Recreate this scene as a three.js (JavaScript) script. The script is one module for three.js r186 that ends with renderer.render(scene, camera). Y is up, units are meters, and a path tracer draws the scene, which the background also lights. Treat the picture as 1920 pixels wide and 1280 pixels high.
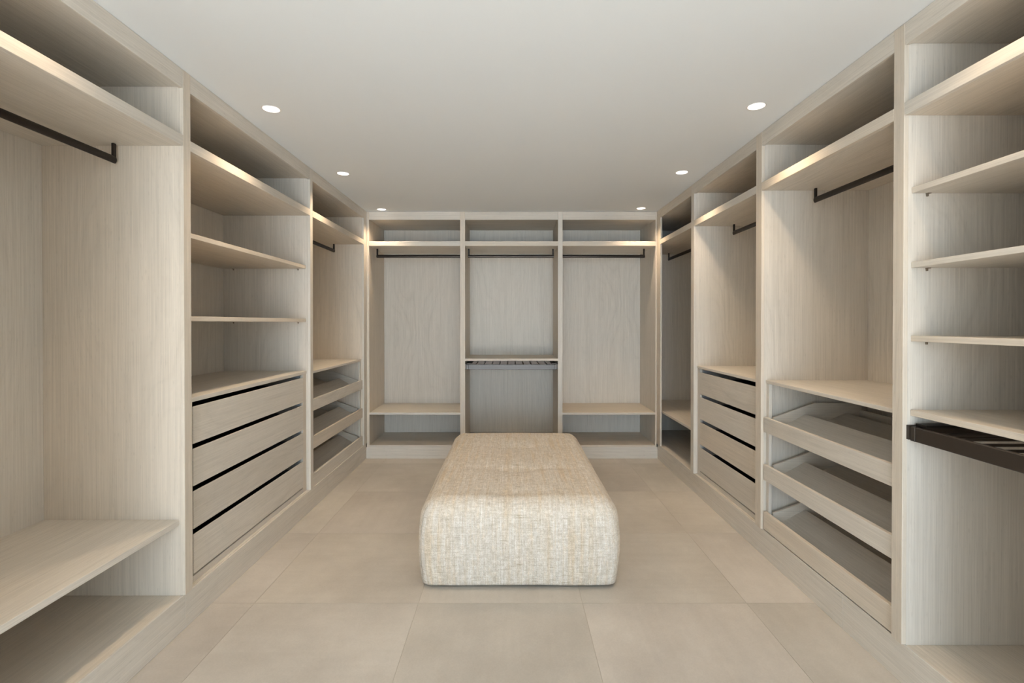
import * as THREE from 'three';
import { mergeGeometries } from 'three/addons/utils/BufferGeometryUtils.js';
import { RectAreaLightUniformsLib } from 'three/addons/lights/RectAreaLightUniformsLib.js';

// ---------------------------------------------------------------- camera, sky, daylight, exposure
const scene = new THREE.Scene();
const W = 1920, HH = 1280, FOCAL = 926.4, EYE = 1.365;
const camera = new THREE.PerspectiveCamera(2 * Math.atan(HH / 2 / FOCAL) * 180 / Math.PI, W / HH, 0.05, 60);
camera.position.set(0, EYE, 0);
camera.rotation.x = -0.0068;
camera.setViewOffset(W, HH, 2.8, 28.1, W, HH);           // shifted lens
scene.add(camera);

scene.background = new THREE.Color(0.62, 0.74, 0.9);     // pale overcast daylight outside the unseen window

const renderer = new THREE.WebGLRenderer();
renderer.toneMapping = THREE.LinearToneMapping;
renderer.toneMappingExposure = 1.0;
renderer.shadowMap.enabled = true;

RectAreaLightUniformsLib.init();
const UNSEEN_DAY = new THREE.RectAreaLight(new THREE.Color(0.60, 0.80, 1.0), 11.6, 2.3, 2.1);   // sky light from an unseen window behind the camera, set to reach the back
const UNSEEN_SUN = new THREE.DirectionalLight(new THREE.Color(1.0, 0.96, 0.91), 44.0);           // unseen low sun through that window, placed to bounce light onto the ceiling
UNSEEN_SUN.position.set(0.6, 1.2 + 20 * Math.tan(20 * Math.PI / 180), 26); UNSEEN_SUN.target.position.set(0, 1.2, 6);
UNSEEN_SUN.castShadow = true; UNSEEN_SUN.shadow.mapSize.set(2048, 2048); UNSEEN_SUN.shadow.radius = 1;
Object.assign(UNSEEN_SUN.shadow.camera, { left: -4, right: 4, top: 4, bottom: -4, near: 5, far: 40 });
scene.add(UNSEEN_SUN, UNSEEN_SUN.target);
const LAMP_COLOR = new THREE.Color(1.0, 0.77, 0.53), LAMP_POWER = 3.5;

// ---------------------------------------------------------------- measures (metres; f = distance forward of the camera)
const XL = 1.447, XR = 1.472, DB = 4.972, CEIL = 2.486;  // front planes of the three wardrobe runs, ceiling height
const WALL_L = -2.105, WALL_R = 2.13, WALL_B = 5.64, WALL_F = -6.0;  // WALL_F: unseen window wall, set far back so daylight carries deep
UNSEEN_DAY.position.set(0, 1.2, -WALL_F - 0.01); UNSEEN_DAY.lookAt(0, 1.2, -5); UNSEEN_DAY.castShadow = true; scene.add(UNSEEN_DAY);

// ---------------------------------------------------------------- random, noise
function rng(seed) { let s = seed >>> 0; return () => { s = (s + 0x6D2B79F5) >>> 0; let t = s; t = Math.imul(t ^ (t >>> 15), t | 1); t ^= t + Math.imul(t ^ (t >>> 7), t | 61); return ((t ^ (t >>> 14)) >>> 0) / 4294967296; }; }
const rand = rng(20240611);
const hash = (x, y, s) => { let h = Math.imul(x, 374761393) + Math.imul(y, 668265263) + Math.imul(s, 2246822519); h = Math.imul(h ^ (h >>> 13), 1274126177); return ((h ^ (h >>> 16)) >>> 0) / 4294967296; };
function tnoise(x, y, px, py, s) {                        // value noise that repeats after px, py cells
  const xi = Math.floor(x), yi = Math.floor(y); let fx = x - xi, fy = y - yi;
  fx = fx * fx * (3 - 2 * fx); fy = fy * fy * (3 - 2 * fy);
  const m = (a, n) => ((a % n) + n) % n, x0 = m(xi, px), x1 = m(xi + 1, px), y0 = m(yi, py), y1 = m(yi + 1, py);
  const a = hash(x0, y0, s), b = hash(x1, y0, s), c = hash(x0, y1, s), d = hash(x1, y1, s);
  return a + (b - a) * fx + (c - a) * fy + (a - b - c + d) * fx * fy;
}
function dataTexture(w, h, fn, srgb = true) {
  const data = new Uint8Array(w * h * 4);
  for (let j = 0; j < h; j++) for (let i = 0; i < w; i++) {
    const c = fn(i / w, j / h), k = (j * w + i) * 4;
    data[k] = Math.max(0, Math.min(255, c[0])); data[k + 1] = Math.max(0, Math.min(255, c[1])); data[k + 2] = Math.max(0, Math.min(255, c[2])); data[k + 3] = 255;
  }
  const t = new THREE.DataTexture(data, w, h, THREE.RGBAFormat);
  t.wrapS = t.wrapT = THREE.RepeatWrapping; t.magFilter = THREE.LinearFilter; t.minFilter = THREE.LinearMipmapLinearFilter; t.generateMipmaps = true;
  if (srgb) t.colorSpace = THREE.SRGBColorSpace;
  t.needsUpdate = true; return t;
}
// ---------------------------------------------------------------- materials
// whitewashed oak laminate: 1.2 m across the grain, 2.6 m along it
const WU = 1.2, WV = 2.6;
const woodTex = dataTexture(1024, 2048, (u, v) => {
  const warp = tnoise(u * 5, v * 3, 5, 3, 11) * 0.65 + tnoise(u * 11, v * 6, 11, 6, 12) * 0.16 + tnoise(u * 30, v * 40, 30, 40, 19) * 0.03;
  const ring = Math.sin((u * 14 + warp * 9.5) * Math.PI * 2);
  const cath = Math.pow(Math.max(0, ring), 5) - 0.6 * Math.pow(Math.max(0, -ring), 7);
  const zone = tnoise(u * 7 + 3, v * 2, 7, 2, 13);                          // where the figure shows
  const fine = tnoise(u * 520, v * 14, 520, 14, 14) - 0.5, mid = tnoise(u * 170, v * 5, 170, 5, 15) - 0.5, broad = tnoise(u * 26, v * 3, 26, 3, 16) - 0.5;
  const pore = tnoise(u * 430, v * 90, 430, 90, 17); const p = pore > 0.80 ? (pore - 0.80) * 5 : 0;
  const soft = tnoise(u * 60, v * 60, 60, 60, 18) - 0.5;
  const d = fine * 14 + mid * 6 + broad * 4 - cath * (0.8 + 7.5 * zone * zone) - p * 9 + soft * 2;
  return [225.5 + d, 217.5 + d, 205 + d * 1.03];
});
const woods = [0xffffff, 0xf8f7f6, 0xfffaf4].map(c => new THREE.MeshStandardMaterial({ map: woodTex, color: c, roughness: 0.5 }));
const darkMetal = new THREE.MeshStandardMaterial({ color: new THREE.Color(0.028, 0.021, 0.016), roughness: 0.42, metalness: 0.55 });
const rackMetal = new THREE.MeshStandardMaterial({ color: new THREE.Color(0.045, 0.034, 0.026), roughness: 0.4, metalness: 0.35 });
const greyMetal = new THREE.MeshStandardMaterial({ color: new THREE.Color(0.085, 0.083, 0.082), roughness: 0.45, metalness: 0.4 });
const nickel = new THREE.MeshStandardMaterial({ color: new THREE.Color(0.3, 0.24, 0.18), roughness: 0.4, metalness: 0.9 });
const runnerWhite = new THREE.MeshStandardMaterial({ color: new THREE.Color(0.6, 0.6, 0.6), roughness: 0.4, metalness: 0.2 });
const boxGrey = new THREE.MeshStandardMaterial({ color: new THREE.Color(0.05, 0.05, 0.055), roughness: 0.6 });
const paint = new THREE.MeshStandardMaterial({ color: new THREE.Color(0.90, 0.935, 0.955), roughness: 0.9 });
const wallPaint = new THREE.MeshStandardMaterial({ color: new THREE.Color(0.89, 0.905, 0.905), roughness: 0.9 });
const ringWhite = new THREE.MeshStandardMaterial({ color: new THREE.Color(0.85, 0.84, 0.82), roughness: 0.5 });
const glow = new THREE.MeshStandardMaterial({ color: 0x000000, emissive: new THREE.Color(1.0, 0.93, 0.84), emissiveIntensity: 3.0, roughness: 0.5 });
const tileTex = dataTexture(1024, 1024, (u, v) => {
  let n = 0, a = 1, f = 3, t = 0; for (let o = 0; o < 6; o++) { n += a * (tnoise(u * f, v * f, f, f, 40 + o) - 0.5); t += a; a *= 0.62; f *= 2; }
  n /= t; const g = tnoise(u * 400, v * 400, 400, 400, 50) - 0.5, s = tnoise(u * 6, v * 90, 6, 90, 51) - 0.5;
  const d = n * 50 + g * 6 + s * 3;
  return [202 + d, 195 + d * 1.02, 185 + d * 1.02];
});
const tileMats = [0xffffff, 0xfcfbfb, 0xfefdfb, 0xfafaf9].map(c => new THREE.MeshStandardMaterial({ map: tileTex, color: c, roughness: 0.42 }));
const groutMat = new THREE.MeshStandardMaterial({ color: new THREE.Color(0.50, 0.45, 0.38), roughness: 0.9 });
// woven tweed: warp along v, slubs in both directions (0.72 m square)
const FW = 0.72;
function weave(u, v) {
  const warpN = tnoise(u * 260, v * 7, 260, 7, 60), slub = tnoise(u * 130, v * 26, 130, 26, 61), band = tnoise(u * 34, v * 2, 34, 2, 62), wide = tnoise(u * 11, v * 2, 11, 2, 68), fineband = tnoise(u * 90, v * 3, 90, 3, 69);
  const weft = tnoise(u * 22, v * 260, 22, 260, 63), weft2 = tnoise(u * 9, v * 190, 9, 190, 64), pt = tnoise(u * 330, v * 330, 330, 330, 65), blot = tnoise(u * 60, v * 60, 60, 60, 66);
  return { warpN, slub, band, fineband, wide, weft, weft2, pt, blot };
}
const fabricTex = dataTexture(1024, 1024, (u, v) => {
  const w = weave(u, v); let L = 0, tan = 0;
  L += (w.pt - 0.5) * 40 + (w.warpN - 0.5) * 17 + (w.slub - 0.5) * 20 + (w.blot - 0.5) * 20 + (w.weft - 0.5) * 20;
  tan += Math.max(0, w.band - 0.55) * 60 + Math.max(0, w.wide - 0.6) * 22 + Math.max(0, w.slub - 0.62) * 55 + Math.max(0, w.fineband - 0.6) * 45;
  L += Math.max(0, w.warpN - 0.78) * 60;
  const dk = w.weft2 > 0.83 ? (w.weft2 - 0.83) * 260 * (w.weft > 0.4 ? 1 : 0.3) : 0; L -= dk;
  return [225 + L * 0.78 - tan * 0.1, 215.5 + L * 0.88 - tan * 0.3, 202 + L * 1.05 - tan * 0.58];
});
const fabricBump = dataTexture(1024, 1024, (u, v) => { const w = weave(u, v); const h = 255 * (0.5 * w.pt + 0.3 * w.warpN + 0.2 * w.weft); return [h, h, h]; }, false);
const fabric = new THREE.MeshPhysicalMaterial({ map: fabricTex, bumpMap: fabricBump, bumpScale: 0.003, roughness: 0.95, sheen: 0.25, sheenRoughness: 0.6, sheenColor: new THREE.Color(0.9, 0.85, 0.75) });
const feltDark = new THREE.MeshStandardMaterial({ color: new THREE.Color(0.05, 0.045, 0.04), roughness: 0.9 });

// ---------------------------------------------------------------- naming and adding
const taken = new Map();
function numbered(n) { const k = taken.get(n) || 0; taken.set(n, k + 1); return k ? n + '_' + String(k).padStart(3, '0') : n; }
function mesh(name, geometry, material, parent) {
  const m = new THREE.Mesh(geometry, material); m.name = parent === scene ? numbered(name) : name;
  m.castShadow = m.receiveShadow = true; parent.add(m); return m;
}
function thing(name, label, category, x, y, z, group) {
  const o = new THREE.Group(); o.name = numbered(name); o.position.set(x, y, z); scene.add(o);
  o.userData = { label, category }; if (group) o.userData.group = group;
  o.userData.origin = undefined; delete o.userData.origin; return o;
}
function sub(name, parent) { const g = new THREE.Group(); g.name = name; parent.add(g); return g; }
function structGroup(name) { const g = new THREE.Group(); g.name = name; g.userData = { kind: 'structure' }; scene.add(g); return g; }

// ---------------------------------------------------------------- geometry
// A frame maps (a along the run, y up, d into the wardrobe) to the room.
const FR = {
  left: { p: (a, y, d) => [-(XL + d), y, -a], sign: -1 },
  right: { p: (a, y, d) => [XR + d, y, -a], sign: 1 },
  back: { p: (a, y, d) => [a, y, -(DB + d)], sign: -1 },
  room: { p: (a, y, d) => [a, y, -d], sign: -1 },          // d = distance forward of the camera
};
// chamfered board from a0..a1, y0..y1, d0..d1, texture grain along axis g ('a','y','d'), uv in texture units
function board(fr, a0, a1, y0, y1, d0, d1, g, o = [0, 0, 0], c = 0.0012, su = WU, sv = WV) {
  const lo = [a0, y0, d0], hi = [a1, y1, d1], gi = 'ayd'.indexOf(g), pos = [], uv = [];
  const ou = rand(), ov = rand();
  const P = (s, ax) => s.map((q, i) => { const e = q > 0 ? hi[i] : lo[i]; return i === ax ? e : e - q * Math.min(c, (hi[i] - lo[i]) * 0.3); });
  function poly(pts, n) {                                   // n: dominant axis for uv
    let v = gi; if (gi === n) { const r = [0, 1, 2].filter(i => i !== n); v = (hi[r[0]] - lo[r[0]]) > (hi[r[1]] - lo[r[1]]) ? r[0] : r[1]; }
    const u = [0, 1, 2].find(i => i !== n && i !== v);
    const q = (p) => [p[u] / su + ou, p[v] / sv + ov];
    // wind outwards about the centre
    const A = pts[0], B = pts[1], C = pts[2], ab = B.map((x, i) => x - A[i]), ac = C.map((x, i) => x - A[i]);
    const nn = [ab[1] * ac[2] - ab[2] * ac[1], ab[2] * ac[0] - ab[0] * ac[2], ab[0] * ac[1] - ab[1] * ac[0]];
    const out = A.map((x, i) => x - (lo[i] + hi[i]) / 2), dot = nn[0] * out[0] + nn[1] * out[1] + nn[2] * out[2];
    // local handedness (a,y,d) as drawn is right-handed when frame sign is +1
    const seq = (dot > 0) === (fr.sign > 0) ? pts : pts.slice().reverse();
    for (let k = 1; k + 1 < seq.length; k++) for (const p of [seq[0], seq[k], seq[k + 1]]) {
      const w = fr.p(p[0], p[1], p[2]); pos.push(w[0] - o[0], w[1] - o[1], w[2] - o[2]); uv.push(...q(p));
    }
  }
  for (let ax = 0; ax < 3; ax++) for (const s of [-1, 1]) {
    const b = (ax + 1) % 3, e = (ax + 2) % 3, mk = (p, q) => { const t = [0, 0, 0]; t[ax] = s; t[b] = p; t[e] = q; return P(t, ax); };
    poly([mk(-1, -1), mk(1, -1), mk(1, 1), mk(-1, 1)], ax);
    if (s === 1) for (const sb of [-1, 1]) for (const sa of [-1, 1]) {   // chamfers between axis ax (side sa) and b (side sb)
      const t1 = [0, 0, 0], t2 = [0, 0, 0]; t1[ax] = t2[ax] = sa; t1[b] = t2[b] = sb; t1[e] = -1; t2[e] = 1;
      poly([P(t1, ax), P(t2, ax), P(t2, b), P(t1, b)], ax);
    }
  }
  for (const i of [-1, 1]) for (const j of [-1, 1]) for (const k of [-1, 1]) poly([P([i, j, k], 0), P([i, j, k], 1), P([i, j, k], 2)], 0);
  const geo = new THREE.BufferGeometry();
  geo.setAttribute('position', new THREE.Float32BufferAttribute(pos, 3)); geo.setAttribute('uv', new THREE.Float32BufferAttribute(uv, 2));
  geo.computeVertexNormals(); return geo;
}
// plate with profile [[d,y]...] in the (d,y) plane, thick from a0 to a1
function plate(fr, prof, a0, a1, g, o) {
  const shape = new THREE.Shape(prof.map(p => new THREE.Vector2(p[0], p[1])));
  const tris = THREE.ShapeUtils.triangulateShape(shape.getPoints().slice(0, prof.length), []);
  const pos = [], uv = [], ou = rand(), ov = rand();
  const add = (pts, uvs) => { for (let i = 0; i < 3; i++) { const w = fr.p(...pts[i]); pos.push(w[0] - o[0], w[1] - o[1], w[2] - o[2]); uv.push(uvs[i][0] + ou, uvs[i][1] + ov); } };
  const ccw = THREE.ShapeUtils.area(prof.map(p => ({ x: p[0], y: p[1] }))) > 0, flip = (fr.sign > 0) === ccw;
  for (const t of tris) for (const [a, rev] of [[a0, false], [a1, true]]) {
    let q = t.map(i => [a, prof[i][1], prof[i][0]]); if (rev === flip) q = q.reverse();
    q = q.reverse(); add(q, q.map(p => [p[1] / WU, p[2] / WV]));
  }
  let run = 0;
  prof.forEach((p, i) => {
    const n = prof[(i + 1) % prof.length], L = Math.hypot(n[0] - p[0], n[1] - p[1]);
    const A = [a0, p[1], p[0]], B = [a1, p[1], p[0]], C = [a1, n[1], n[0]], D = [a0, n[1], n[0]];
    const U = (x, l) => g === 'a' ? [l / WU, x / WV] : [x / WU, l / WV];
    let q = [A, B, C, D], w = [U(a0, run), U(a1, run), U(a1, run + L), U(a0, run + L)];
    if (flip) { q = q.reverse(); w = w.reverse(); }
    add([q[0], q[1], q[2]], [w[0], w[1], w[2]]); add([q[0], q[2], q[3]], [w[0], w[2], w[3]]); run += L;
  });
  const geo = new THREE.BufferGeometry();
  geo.setAttribute('position', new THREE.Float32BufferAttribute(pos, 3)); geo.setAttribute('uv', new THREE.Float32BufferAttribute(uv, 2));
  geo.computeVertexNormals(); return geo;
}
// round-ended oval bar between two points of a frame, half height ry, half width rx
function bar(fr, p, q, rx, ry, o, seg = 16) {
  const A = new THREE.Vector3(...fr.p(...p)), B = new THREE.Vector3(...fr.p(...q)), L = A.distanceTo(B);
  const pts = []; const e = Math.min(0.004, L * 0.2);
  pts.push(new THREE.Vector2(0.0001, 0), new THREE.Vector2(0.7, 0), new THREE.Vector2(1, e), new THREE.Vector2(1, L - e), new THREE.Vector2(0.7, L), new THREE.Vector2(0.0001, L));
  const g = new THREE.LatheGeometry(pts, seg); g.scale(rx, 1, ry);
  const y = B.clone().sub(A).normalize(), up = Math.abs(y.y) > 0.9 ? new THREE.Vector3(0, 0, 1) : new THREE.Vector3(0, 1, 0);
  const x = new THREE.Vector3().crossVectors(y, up).normalize(), z = new THREE.Vector3().crossVectors(x, y).normalize();
  g.applyMatrix4(new THREE.Matrix4().makeBasis(x, y, z)); g.translate(A.x - o[0], A.y - o[1], A.z - o[2]); return g;
}
const wood = () => woods[Math.floor(rand() * woods.length)];

// ---------------------------------------------------------------- the room
{
  const o = [0, 0, 0], R = FR.room, b = (a0, a1, y0, y1, d0, d1) => board(R, a0, a1, y0, y1, d0, d1, 'a', o, 0.0005, 1, 1);
  const fl = structGroup('floor');
  mesh('grout_bed', b(WALL_L - 0.2, WALL_R + 0.2, -0.15, -0.0016, WALL_F - 0.2, WALL_B + 0.2), groutMat, fl);
  const S = 0.8, G = 0.0009, X0 = 0.351, Z0 = 2.401;
  for (let i = -4; i <= 2; i++) for (let j = -11; j <= 4; j++) {
    const x0 = Math.max(X0 + i * S, WALL_L) + G, x1 = Math.min(X0 + (i + 1) * S, WALL_R) - G, z0 = Math.max(Z0 + j * S, WALL_F) + G, z1 = Math.min(Z0 + (j + 1) * S, WALL_B) - G;
    if (x1 - x0 < 0.02 || z1 - z0 < 0.02) continue;
    mesh('tile', board(R, x0, x1, -0.0015, 0, z0, z1, rand() < 0.5 ? 'a' : 'd', o, 0.0006, 1.7, 1.7), tileMats[Math.floor(rand() * 4)], fl);
  }
  const ce = structGroup('ceiling'); mesh('plaster_ceiling', b(WALL_L - 0.2, WALL_R + 0.2, CEIL, CEIL + 0.2, WALL_F - 0.2, WALL_B + 0.2), paint, ce);
  mesh('wall', mergeGeometries([b(WALL_L - 0.2, WALL_L, -0.15, CEIL, WALL_F - 0.2, WALL_B + 0.2), b(WALL_L, -XL, 0, CEIL, WALL_F, 1.198)]), wallPaint, structGroup('wall_left'));  // second block: unseen wall return, keeps stray light out of the near bay
  mesh('wall', mergeGeometries([b(WALL_R, WALL_R + 0.2, -0.15, CEIL, WALL_F - 0.2, WALL_B + 0.2), b(XR, WALL_R, 0, CEIL, WALL_F, 1.228)]), wallPaint, structGroup('wall_right'));  // inner block out of view, narrows the room and shades the near bay
  mesh('wall', b(WALL_L, WALL_R, -0.15, CEIL, WALL_B, WALL_B + 0.2), wallPaint, structGroup('wall_back'));
  const wf = structGroup('unseen_wall_front'), OX = 1.2, OY = 2.28;  // unseen wall behind the camera, opened to admit the daylight
  mesh('wall', mergeGeometries([b(WALL_L, -OX, -0.15, CEIL, WALL_F - 0.2, WALL_F), b(OX, WALL_R, -0.15, CEIL, WALL_F - 0.2, WALL_F), b(-OX, OX, OY, CEIL, WALL_F - 0.2, WALL_F), b(-OX, OX, -0.15, 0.02, WALL_F - 0.2, WALL_F)]), wallPaint, wf);
  const wi = structGroup('unseen_window_1');  // unseen window, placed to let sky light and sun into the room
  const fz0 = WALL_F - 0.13, fz1 = WALL_F - 0.07;
  mesh('unseen_window_frame', mergeGeometries([b(-OX, -OX + 0.06, 0.02, OY, fz0, fz1), b(OX - 0.06, OX, 0.02, OY, fz0, fz1), b(-OX, OX, OY - 0.06, OY, fz0, fz1), b(-OX, OX, 0.02, 0.08, fz0, fz1), b(-0.035, 0.035, 0.08, OY - 0.06, fz0, fz1)]), ringWhite, wi);
  const glass = new THREE.MeshPhysicalMaterial({ color: 0xffffff, transmission: 1, thickness: 0, roughness: 0, ior: 1.5 });
  for (const s of [-1, 1]) mesh('unseen_pane', b(s < 0 ? -OX + 0.06 : 0.035, s < 0 ? -0.035 : OX - 0.06, 0.08, OY - 0.06, WALL_F - 0.103, WALL_F - 0.097), glass, wi);
}
// plinths that carry the wardrobe runs
{
  const o = [0, 0, 0];
  const bl = structGroup('baseboard_left'), br = structGroup('baseboard_right'), bb = structGroup('baseboard_back');
  mesh('plinth_board', board(FR.left, 1.20, 2.203, 0, 0.154, 0.008, 0.0178, 'a', o), woods[0], bl);
  mesh('plinth_board', board(FR.left, 2.2034, DB + 0.004, 0, 0.154, 0.008, 0.0178, 'a', o), woods[0], bl);
  mesh('plinth_board', board(FR.right, 1.23, 2.199, 0, 0.154, 0.011, 0.0178, 'a', o), woods[0], br);
  mesh('plinth_board', board(FR.right, 2.1994, DB + 0.004, 0, 0.154, 0.011, 0.0178, 'a', o), woods[0], br);
  mesh('plinth_board', board(FR.back, -XL - 0.009, XR + 0.013, 0, 0.116, 0.004, 0.022, 'a', o), woods[0], bb);
}
// ---------------------------------------------------------------- wardrobe units
const Y_RAIL0 = 2.141, Y_RAIL1 = 2.188, Y_FASC = 2.403;
// u: {side, a0, a1 (inner opening), inner0, inner1 (inside of the side panels), t0, t1 (outer limits), depth, bottom}
function unit(u) {
  const fr = FR[u.side], am = (u.a0 + u.a1) / 2, c = fr.p(am, 0, u.depth / 2), o = [c[0], 0, c[2]];
  const root = thing(u.name || 'wardrobe_unit', u.label, 'wardrobe', o[0], 0, o[2]);
  const B = (name, a0, a1, y0, y1, d0, d1, g, parent = root, mat = wood()) => mesh(name, board(fr, a0, a1, y0, y1, d0, d1, g, o), mat, parent);
  const i0 = u.i0 ?? u.a0 - 0.003, i1 = u.i1 ?? u.a1 + 0.003, dB = u.depth, back = u.side === 'back', bt = u.bottom, df = back ? 0.0015 : 0.018;
  // carcass
  B('side_panel', u.t0, i0, back ? 0.117 : 0, 2.44, df, dB, 'y');
  B('side_panel', i1, u.t1, back ? 0.117 : 0, 2.44, df, dB, 'y');
  B('back_panel', i0 + 0.0005, i1 - 0.0005, bt + 0.0005, 2.4095, dB - 0.012, dB - 0.001, 'y');
  B('bottom_panel', i0 + 0.0005, i1 - 0.0005, bt - 0.019, bt, back ? 0.0022 : 0.0183, dB - 0.0125, 'a');
  B('top_panel', i0 + 0.0005, i1 - 0.0005, 2.41, 2.43, 0.0185, dB - 0.0125, 'a');
  B('upper_shelf', i0 + 0.0005, i1 - 0.0005, Y_RAIL0 + 0.0008 + (u.dy || 0), Y_RAIL1 - 0.0008 + (u.dy || 0), 0.0185, dB - 0.0125, 'a');
  // face frame
  B('shelf_rail', u.a0, u.a1, Y_RAIL0 + (u.dy || 0), Y_RAIL1 + (u.dy || 0), 0, 0.018, 'a');
  B('fascia', u.a0, u.a1, Y_FASC, CEIL - 0.001, 0.0006, 0.018, 'a');
  for (const [s0, s1] of u.stiles) B('stile', s0, s1, back ? 0.117 : 0.155, CEIL - 0.001, back ? 0 : 0, back ? 0.0014 : 0.0175, 'y');
  const A0 = i0 + 0.001, A1 = i1 - 0.001;
  const pin = (parent, end, y, d) => {                                        // shelf support by a side panel
    const s = end > am ? -1 : 1, e = s > 0 ? i0 : i1;
    mesh('shelf_pin', mergeGeometries([board(fr, Math.min(e + s * 0.0005, e + s * 0.014), Math.max(e + s * 0.0005, e + s * 0.014), y - 0.0030, y - 0.0006, d - 0.005, d + 0.007, 'a', o, 0.0005),
      board(fr, Math.min(e + s * 0.0005, e + s * 0.006), Math.max(e + s * 0.0005, e + s * 0.006), y - 0.012, y - 0.0030, d - 0.0035, d + 0.0035, 'a', o, 0.0008)]), nickel, parent);
  };
  function shelf(top, t, name = 'shelf', d0 = 0.03, pins = false) {
    if (!pins) return B(name, A0, A1, top - t, top, d0, dB - 0.0125, 'a');
    const g = sub(name, root); B('shelf_board', A0, A1, top - t, top, d0, dB - 0.0125, 'a', g);
    for (const e of [i0, i1]) for (const d of [0.088, 0.555]) pin(g, e, top - t, d);
  }
  function rod(a0, a1, d = 0.275, y = 2.075) {
    const g = sub('hanging_rail', root), yb = Y_RAIL0 + (u.dy || 0);
    mesh('rail_bar', bar(fr, [a0, y, d], [a1, y, d], 0.0085, 0.0165, o), darkMetal, g);
    for (const a of [a0 + 0.010, a1 - 0.010]) mesh('rail_bracket', board(fr, a - 0.008, a + 0.008, y + 0.008, yb + 0.0005, d - 0.006, d + 0.006, 'y', o, 0.002), darkMetal, g);
  }
  function fillers(y0, y1, w0, w1) {
    B('filler_strip', A0, A0 + w0, y0, y1, 0.032, 0.05, 'y'); B('filler_strip', A1 - w1, A1, y0, y1, 0.032, 0.05, 'y');
  }
  function drawers(gaps, top, w0, w1) {                                       // gaps: [lower edge, upper edge] of each dark slot, top down
    fillers(bt + 0.001, top - 0.0215, w0, w1);
    B('bottom_rail', A0 + w0 + 0.0015, A1 - w1 - 0.0015, bt + 0.0005, bt + 0.03, 0.032, 0.05, 'a');
    const f0 = A0 + w0 + 0.003, f1 = A1 - w1 - 0.003;
    gaps.forEach((g, k) => {
      const y1 = g[0], y0 = k + 1 < gaps.length ? gaps[k + 1][1] : bt + 0.04, dr = sub('drawer', root);
      mesh('drawer_front', plate(fr, [[0.030, y0], [0.030, y1 - 0.0015], [0.0315, y1], [0.049, y1 - 0.017], [0.049, y0]], f0, f1, 'a', o), wood(), dr);
      const bx = (a0, a1, yy0, yy1, d0, d1) => board(fr, a0, a1, yy0, yy1, d0, d1, 'a', o, 0.0008);
      const h0 = y0 + 0.012, h1 = y1 - 0.055;
      mesh('drawer_box', mergeGeometries([bx(f0 + 0.02, f1 - 0.02, h0, h0 + 0.012, 0.0495, 0.53), bx(f0 + 0.02, f0 + 0.034, h0 + 0.012, h1, 0.0495, 0.53), bx(f1 - 0.034, f1 - 0.02, h0 + 0.012, h1, 0.0495, 0.53), bx(f0 + 0.034, f1 - 0.034, h0 + 0.012, h1, 0.516, 0.53)]), boxGrey, dr);
      for (const e of [[f0 - 0.0025, f0 + 0.007], [f1 - 0.007, f1 + 0.0025]]) mesh('drawer_runner', bx(e[0], e[1], y1 - 0.002, y1 + 0.013, 0.0515, 0.5), runnerWhite, dr);
    });
  }
  function shoeTrays(trays, w) {                                              // trays: [front bottom, front top]
    fillers(bt + 0.001, u.counter - 0.02, w, w);
    B('bottom_rail', A0 + 0.002, A1 - 0.002, bt + 0.0003, bt + 0.008, 0.036, 0.05, 'a');
    for (const [y0, y1] of trays) {
      const g = sub('shoe_tray', root), t0 = A0 + 0.012, t1 = A1 - 0.012, s0 = A0 + w + 0.004, s1 = A1 - w - 0.004, dn = y0 + 0.012;
      B('tray_front', t0, t1, y0, y1, 0.012, 0.0315, 'a', g);
      const prof = [[0.0505, dn], [0.0505, y1 + 0.002], [0.285, y1 + 0.088], [0.56, y1 + 0.088], [0.56, dn]];
      for (const s of [s0, s1 - 0.014]) mesh('tray_side', plate(fr, prof, s, s + 0.014, 'd', o), wood(), g);
      const e0 = s0 + 0.0145, e1 = s1 - 0.0145, slope = (d0, ya, d1, yb, t) => [[d0, ya], [d1, yb], [d1 + t * 0.45, yb - t], [d0 + t * 0.45, ya - t]];
      mesh('tray_deck', plate(fr, slope(0.055, y1 - 0.075, 0.232, y1 + 0.024, 0.014), e0, e1, 'a', o), wood(), g);
      mesh('tray_deck', plate(fr, slope(0.262, y1 - 0.055, 0.468, y1 + 0.030, 0.014), e0, e1, 'a', o), wood(), g);
      mesh('tray_back', board(fr, e0, e1, dn, y1 + 0.05, 0.545, 0.559, 'a', o), wood(), g);
      B('tray_base', e0, e1, dn, dn + 0.006, 0.0505, 0.5445, 'a', g);
    }
  }
  function trouserRack(y0, y1, n, d0, frontMat) {
    const g = sub('trouser_rack', root), w = 0.014;
    mesh('front_bar', board(fr, A0 + 0.036, A1 - 0.036, y0, y1, d0, d0 + 0.016, 'a', o, 0.002), frontMat, g);
    for (const [e0, e1] of [[A0 + 0.013, A0 + 0.0355], [A1 - 0.0355, A1 - 0.013]]) mesh('end_block', board(fr, e0, e1, y0, y1 + 0.001, d0 - 0.002, d0 + 0.03, 'a', o, 0.0025), frontMat, g);
    for (const [e0, e1] of [[A0 + 0.0005, A0 + 0.0125], [A1 - 0.0125, A1 - 0.0005]]) mesh('side_runner', board(fr, e0, e1, y0 + 0.003, y1 + 0.004, d0 - 0.006, 0.54, 'd', o, 0.001), rackMetal, g);
    mesh('rear_bar', board(fr, A0 + 0.0135, A1 - 0.0135, y0 + 0.003, y1, 0.5, 0.516, 'a', o, 0.002), rackMetal, g);
    for (const [e0, e1] of [[A0 + 0.0135, A0 + 0.06], [A1 - 0.06, A1 - 0.0135]]) mesh('runner_cover', board(fr, e0, e1, y1 + 0.0015, y1 + 0.012, d0 + 0.02, 0.516, 'd', o, 0.001), darkMetal, g);
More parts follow.
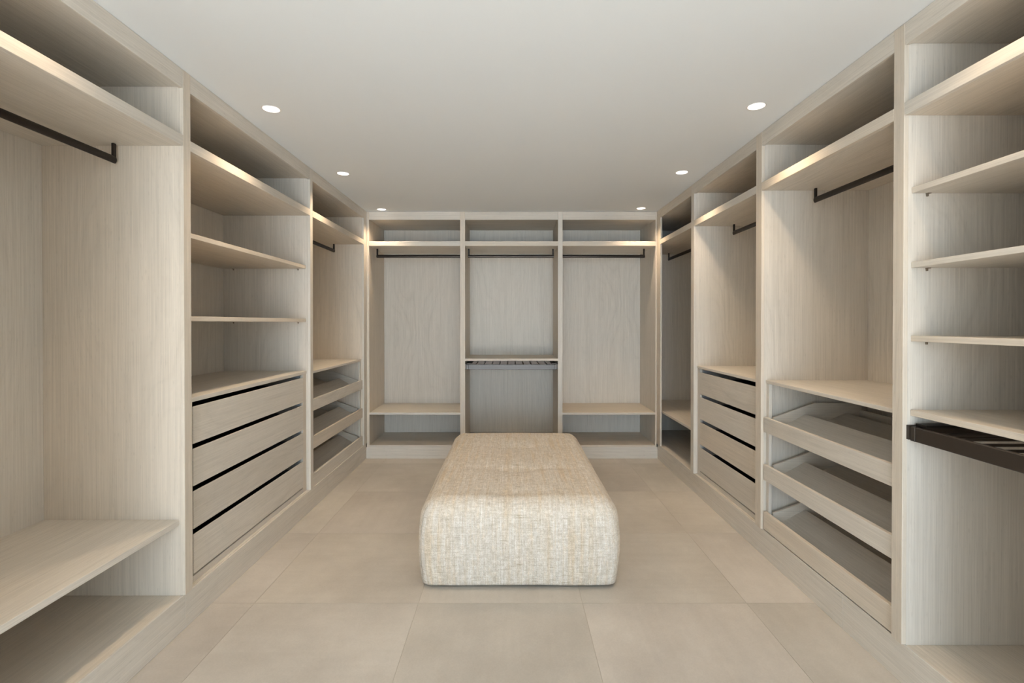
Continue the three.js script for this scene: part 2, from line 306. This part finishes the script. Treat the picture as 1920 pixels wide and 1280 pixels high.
    for (let k = 0; k < n; k++) { const a = A0 + 0.1 + (A1 - A0 - 0.2) * k / (n - 1); mesh('rack_rod', bar(fr, [a, y1 - 0.012, d0 + 0.0165], [a, y1 - 0.012, 0.4995], 0.0055, 0.0055, o, 10), rackMetal, g); }
  }
  u.build({ B, shelf, rod, drawers, shoeTrays, trouserRack, A0, A1, bt, root, fr, o, dB });
}
const GAPS = [[0.977, 1.0], [0.780, 0.803], [0.582, 0.606], [0.381, 0.406]];
const TRAYS = [[0.729, 0.815], [0.447, 0.538], [0.160, 0.262]];
// left run, from the camera inwards
unit({ side: 'left', a0: 1.25, a1: 2.190, t0: 1.226, t1: 2.2150, depth: 0.64, bottom: 0.152, stiles: [[1.20, 1.2495], [2.1905, 2.2405]], dy: 0.008,  // near end panel out of view, set close to darken the bay
  label: 'pale oak wardrobe bay with one low shelf in the left foreground, cut by the frame',
  build: k => { k.shelf(0.491, 0.025, 'low_shelf', 0.026); k.rod(1.29, 2.172, 0.285, 2.079); } });
unit({ side: 'left', a0: 2.241, a1: 3.572, t0: 2.2160, t1: 3.5955, depth: 0.64, bottom: 0.156, stiles: [[3.5725, 3.6200]],
  label: 'pale oak wardrobe bay with two shelves above four drawers, middle of the left wall',
  build: k => { k.shelf(1.781, 0.023, 'shelf', 0.032, true); k.shelf(1.397, 0.023, 'shelf', 0.032, true); k.shelf(1.020, 0.021, 'counter_top', 0.028); k.drawers(GAPS, 1.02, 0.055, 0.055); } });
unit({ side: 'left', a0: 3.6205, a1: 4.878, t0: 3.5965, t1: 4.905, depth: 0.64, bottom: 0.152, stiles: [[4.8785, 4.9715]], counter: 1.008,
  label: 'pale oak wardrobe bay with slanted shoe trays in the far left corner',
  build: k => { k.shelf(1.008, 0.018, 'counter_top', 0.028); k.shoeTrays(TRAYS.map(t => [t[0] - 0.012, t[1] - 0.012]), 0.03); k.rod(3.68, 4.86, 0.285); } });
// back run, left to right
unit({ side: 'back', a0: -1.421, a1: -0.507, t0: -1.4465, t1: -0.4825, depth: 0.612, bottom: 0.134, stiles: [[-1.4465, -1.4215], [-0.5065, -0.4565]],
  label: 'pale oak hanging bay with low shelf on back wall, left of the trouser rack bay',
  build: k => { k.shelf(0.463, 0.021, 'low_shelf', 0.004); k.rod(-1.402, -0.512, 0.2, 2.064); } });
unit({ side: 'back', a0: -0.456, a1: 0.477, t0: -0.4815, t1: 0.5000, depth: 0.612, bottom: 0.134, stiles: [[0.4775, 0.5235]],
  label: 'pale oak bay in the centre of the back wall, with shelf over grey trouser rack',
  build: k => { k.shelf(1.008, 0.023, 'shelf', 0.004); k.rod(-0.446, 0.454, 0.2, 2.064); k.trouserRack(0.896, 0.948, 10, 0.012, greyMetal); } });
unit({ side: 'back', a0: 0.524, a1: 1.458, t0: 0.5010, t1: 1.4715, depth: 0.612, bottom: 0.134, stiles: [[1.4585, 1.4715]],
  label: 'pale oak hanging bay with low shelf on back wall, right of the trouser rack bay',
  build: k => { k.shelf(0.463, 0.021, 'low_shelf', 0.004); k.rod(0.528, 1.405, 0.2, 2.064); } });
// right run, from the far corner to the camera
unit({ side: 'right', a0: 4.033, a1: 4.860, t0: 4.0090, t1: 5.62, i1: 5.60, depth: 0.64, bottom: 0.152, stiles: [[4.8605, 4.9715]],
  label: 'narrow dim corner wardrobe bay with low shelf, far end of the right wall',
  build: k => { k.shelf(0.495, 0.02, 'low_shelf', 0.028); k.rod(4.07, 5.5, 0.285); } });
unit({ side: 'right', a0: 2.967, a1: 3.968, t0: 2.9345, t1: 4.0080, depth: 0.64, bottom: 0.156, stiles: [[3.9685, 4.0325]],
  label: 'pale oak wardrobe bay with hanging rail over four drawers on the right wall',
  build: k => { k.shelf(1.022, 0.018, 'counter_top', 0.028); k.drawers(GAPS.map(g => [g[0] - 0.001, g[1] + 0.001]), 1.022, 0.055, 0.055); k.rod(3.01, 3.9, 0.285); } });
unit({ side: 'right', a0: 1.904, a1: 2.900, t0: 1.8790, t1: 2.9335, depth: 0.64, bottom: 0.152, stiles: [[2.9005, 2.9665]], counter: 1.030,
  label: 'pale oak wardrobe bay with slanted shoe trays between drawers and open shelves, right wall',
  build: k => { k.shelf(1.030, 0.018, 'counter_top', 0.028); k.shoeTrays(TRAYS, 0.03); k.rod(1.95, 2.86, 0.285); } });
unit({ side: 'right', a0: 1.28, a1: 1.852, t0: 1.256, t1: 1.8780, depth: 0.64, bottom: 0.152, stiles: [[1.23, 1.2795], [1.8525, 1.9035]],  // unseen near end panel, placed to shade the depth of this bay
  label: 'pale oak bay with open shelves above a dark trouser rack, right foreground',
  build: k => { for (const y of [1.872, 1.593, 1.318]) k.shelf(y, 0.021, 'shelf', 0.03, true); k.shelf(1.040, 0.022, 'shelf', 0.03); k.trouserRack(0.927, 0.980, 6, 0.02, rackMetal); } });

// ---------------------------------------------------------------- ottoman
{
  const x0 = -0.463, x1 = 0.553, z0 = 2.535, z1 = 4.17, H = 0.452, y0 = 0.005, cx = (x0 + x1) / 2, cz = (z0 + z1) / 2;
  const root = thing('ottoman', 'large beige woven fabric ottoman in the middle of the tiled floor', 'ottoman', cx, 0, -cz);
  const hx = (x1 - x0) / 2, hz = (z1 - z0) / 2, hy = (H - y0) / 2, ym = (H + y0) / 2;
  const g = new THREE.BoxGeometry(2 * hx, 2 * hy, 2 * hz, 72, 36, 140), p = g.attributes.position, uv = g.attributes.uv, nrm = g.attributes.normal;
  for (let i = 0; i < p.count; i++) {
    let x = p.getX(i), y = p.getY(i), z = p.getZ(i);
    const ox = x, oy = y, oz = z, nx = nrm.getX(i), ny = nrm.getY(i), nz = nrm.getZ(i);
    const r = y > 0 ? 0.092 : 0.012, rv = 0.06 + 0.03 * Math.max(0, y / hy);
    // rounded box: elliptical radii rv (plan) and r (height)
    const cX = Math.max(-hx + rv, Math.min(hx - rv, x)), cZ = Math.max(-hz + rv, Math.min(hz - rv, z)), cY = Math.max(-hy + r, Math.min(hy - r, y));
    let dx = (x - cX) / rv, dy = (y - cY) / r, dz = (z - cZ) / rv; const l = Math.hypot(dx, dy, dz);
    if (l > 1e-6) { const m = Math.max(Math.abs(dx), Math.abs(dy), Math.abs(dz)); const k = m / l; dx *= k; dy *= k; dz *= k; }
    x = cX + dx * rv; y = cY + dy * r; z = cZ + dz * rv;
    const t = (y + hy) / (2 * hy), bulge = Math.pow(Math.sin(Math.PI * Math.min(1, 0.06 + t * 0.88)), 0.8) - 0.3;
    x += Math.sign(x) * Math.min(1, Math.abs(x) / hx) ** 3 * 0.028 * bulge; z += Math.sign(z) * Math.min(1, Math.abs(z) / hz) ** 6 * 0.020 * bulge;
    if (y > hy * 0.5) {                                                      // crown, pulled creases and three dimples
      const w = (y / hy - 0.5) * 2, ex = Math.cos(x / hx * Math.PI / 2), ez = Math.cos(z / hz * Math.PI / 2);
      let h = 0.010 * ex * Math.pow(Math.max(0, ez), 0.4);
      for (const [f, k] of [[3.66, 1], [3.10, 1], [2.66, 0.3]]) { const d = z + (f - cz), e = x - (0.04 - cx); h -= 0.009 * k * Math.exp(-(d * d) / 0.0010) * (0.3 + 0.7 * ex); h -= 0.036 * k * Math.exp(-(d * d) / 0.0045 - (e * e) / 0.014); }
      y += w * h;
    }
    y += 0.0025 * (tnoise(ox * 9 + 50, oz * 9 + oy * 9 + 50, 997, 997, 70) - 0.5); z += 0.004 * (tnoise(ox * 8 + 50, oy * 8 + 50, 997, 997, 71) - 0.5) * (Math.abs(nz) > 0.5 ? 1 : 0); x += 0.005 * (tnoise(oz * 7 + 50, oy * 8 + 50, 997, 997, 72) - 0.5) * (Math.abs(nx) > 0.5 ? 1 : 0);
    p.setXYZ(i, x, y + ym, z);
    if (Math.abs(ny) > 0.5) uv.setXY(i, ox / FW, oz / FW); else if (Math.abs(nz) > 0.5) uv.setXY(i, ox / FW, (hz * Math.sign(nz) + (hy - oy) * Math.sign(nz)) / FW); else uv.setXY(i, oz / FW + 0.37, oy / FW);
  }
  // one smooth skin: average normals over coincident points
  g.computeVertexNormals(); const acc = new Map(), n2 = g.attributes.normal, key = i => Math.round(p.getX(i) * 4e3) + ',' + Math.round(p.getY(i) * 4e3) + ',' + Math.round(p.getZ(i) * 4e3);
  for (let i = 0; i < p.count; i++) { const k = key(i), a = acc.get(k) || new THREE.Vector3(); a.add(new THREE.Vector3().fromBufferAttribute(n2, i)); acc.set(k, a); }
  for (let i = 0; i < p.count; i++) { const a = acc.get(key(i)).clone().normalize(); n2.setXYZ(i, a.x, a.y, a.z); }
  mesh('upholstery', g, fabric, root);
  mesh('base', board(FR.room, x0 + 0.06, x1 - 0.06, 0, 0.02, z0 + 0.06, z1 - 0.06, 'a', [cx, 0, -cz], 0.002), feltDark, root);
}
// ---------------------------------------------------------------- recessed downlights
const ringGeo = new THREE.LatheGeometry([[0.0405, 0.0], [0.0445, -0.0022], [0.0475, -0.0018], [0.049, 0]].map(q => new THREE.Vector2(q[0], q[1])), 40);
const lensGeo = new THREE.CylinderGeometry(0.0405, 0.0405, 0.0012, 40);
function downlight(x, f, label, power = 1) {
  const o = thing('downlight', label, 'downlight', x, CEIL - 0.0005, -f, 'recessed ceiling downlights');
  mesh('trim_ring', ringGeo, ringWhite, o);
  const l = mesh('lens', lensGeo, glow, o); l.position.y = -0.0011;
  const s = new THREE.SpotLight(LAMP_COLOR, LAMP_POWER * power, 0, 1.0, 1.0, 2);
  s.position.set(x, CEIL - 0.006, -f); s.target.position.set(x, 0, -f); s.castShadow = true; s.shadow.radius = 2; s.shadow.mapSize.set(1024, 1024);
  scene.add(s, s.target);
}
downlight(-1.253, 2.594, 'round glowing ceiling downlight beside the left wall, largest and nearest of the three there');
downlight(-1.254, 3.709, 'round glowing ceiling downlight beside the left wall, middle of the three there');
downlight(-1.270, 4.875, 'round glowing ceiling downlight in the far left corner, near the back wardrobe', 0.75);
downlight(1.271, 2.561, 'round glowing ceiling downlight beside the right wall, largest and nearest of the three there');
downlight(1.274, 3.681, 'round glowing ceiling downlight beside the right wall, middle of the three there');
downlight(1.274, 4.830, 'round glowing ceiling downlight in the far right corner, near the back wardrobe', 0.75);
downlight(-1.253, 1.46, 'round ceiling downlight above the left foreground wardrobe bay, out of view, warming its shelf rail', 0.5);  // out of view, placed to warm the near left rail
downlight(1.271, 1.44, 'round ceiling downlight above the right foreground wardrobe bay, out of view, warming its shelf rail', 0.5);  // out of view, placed to warm the near right rail
downlight(-1.253, 0.33, 'unseen round ceiling downlight on the left near the viewpoint, lighting the foreground', 0.3);  // unseen dim lamp, lights the left foreground
downlight(1.271, 0.32, 'unseen round ceiling downlight on the right near the viewpoint, lighting the foreground', 0.3);  // unseen dim lamp, lights the right foreground

renderer.render(scene, camera);
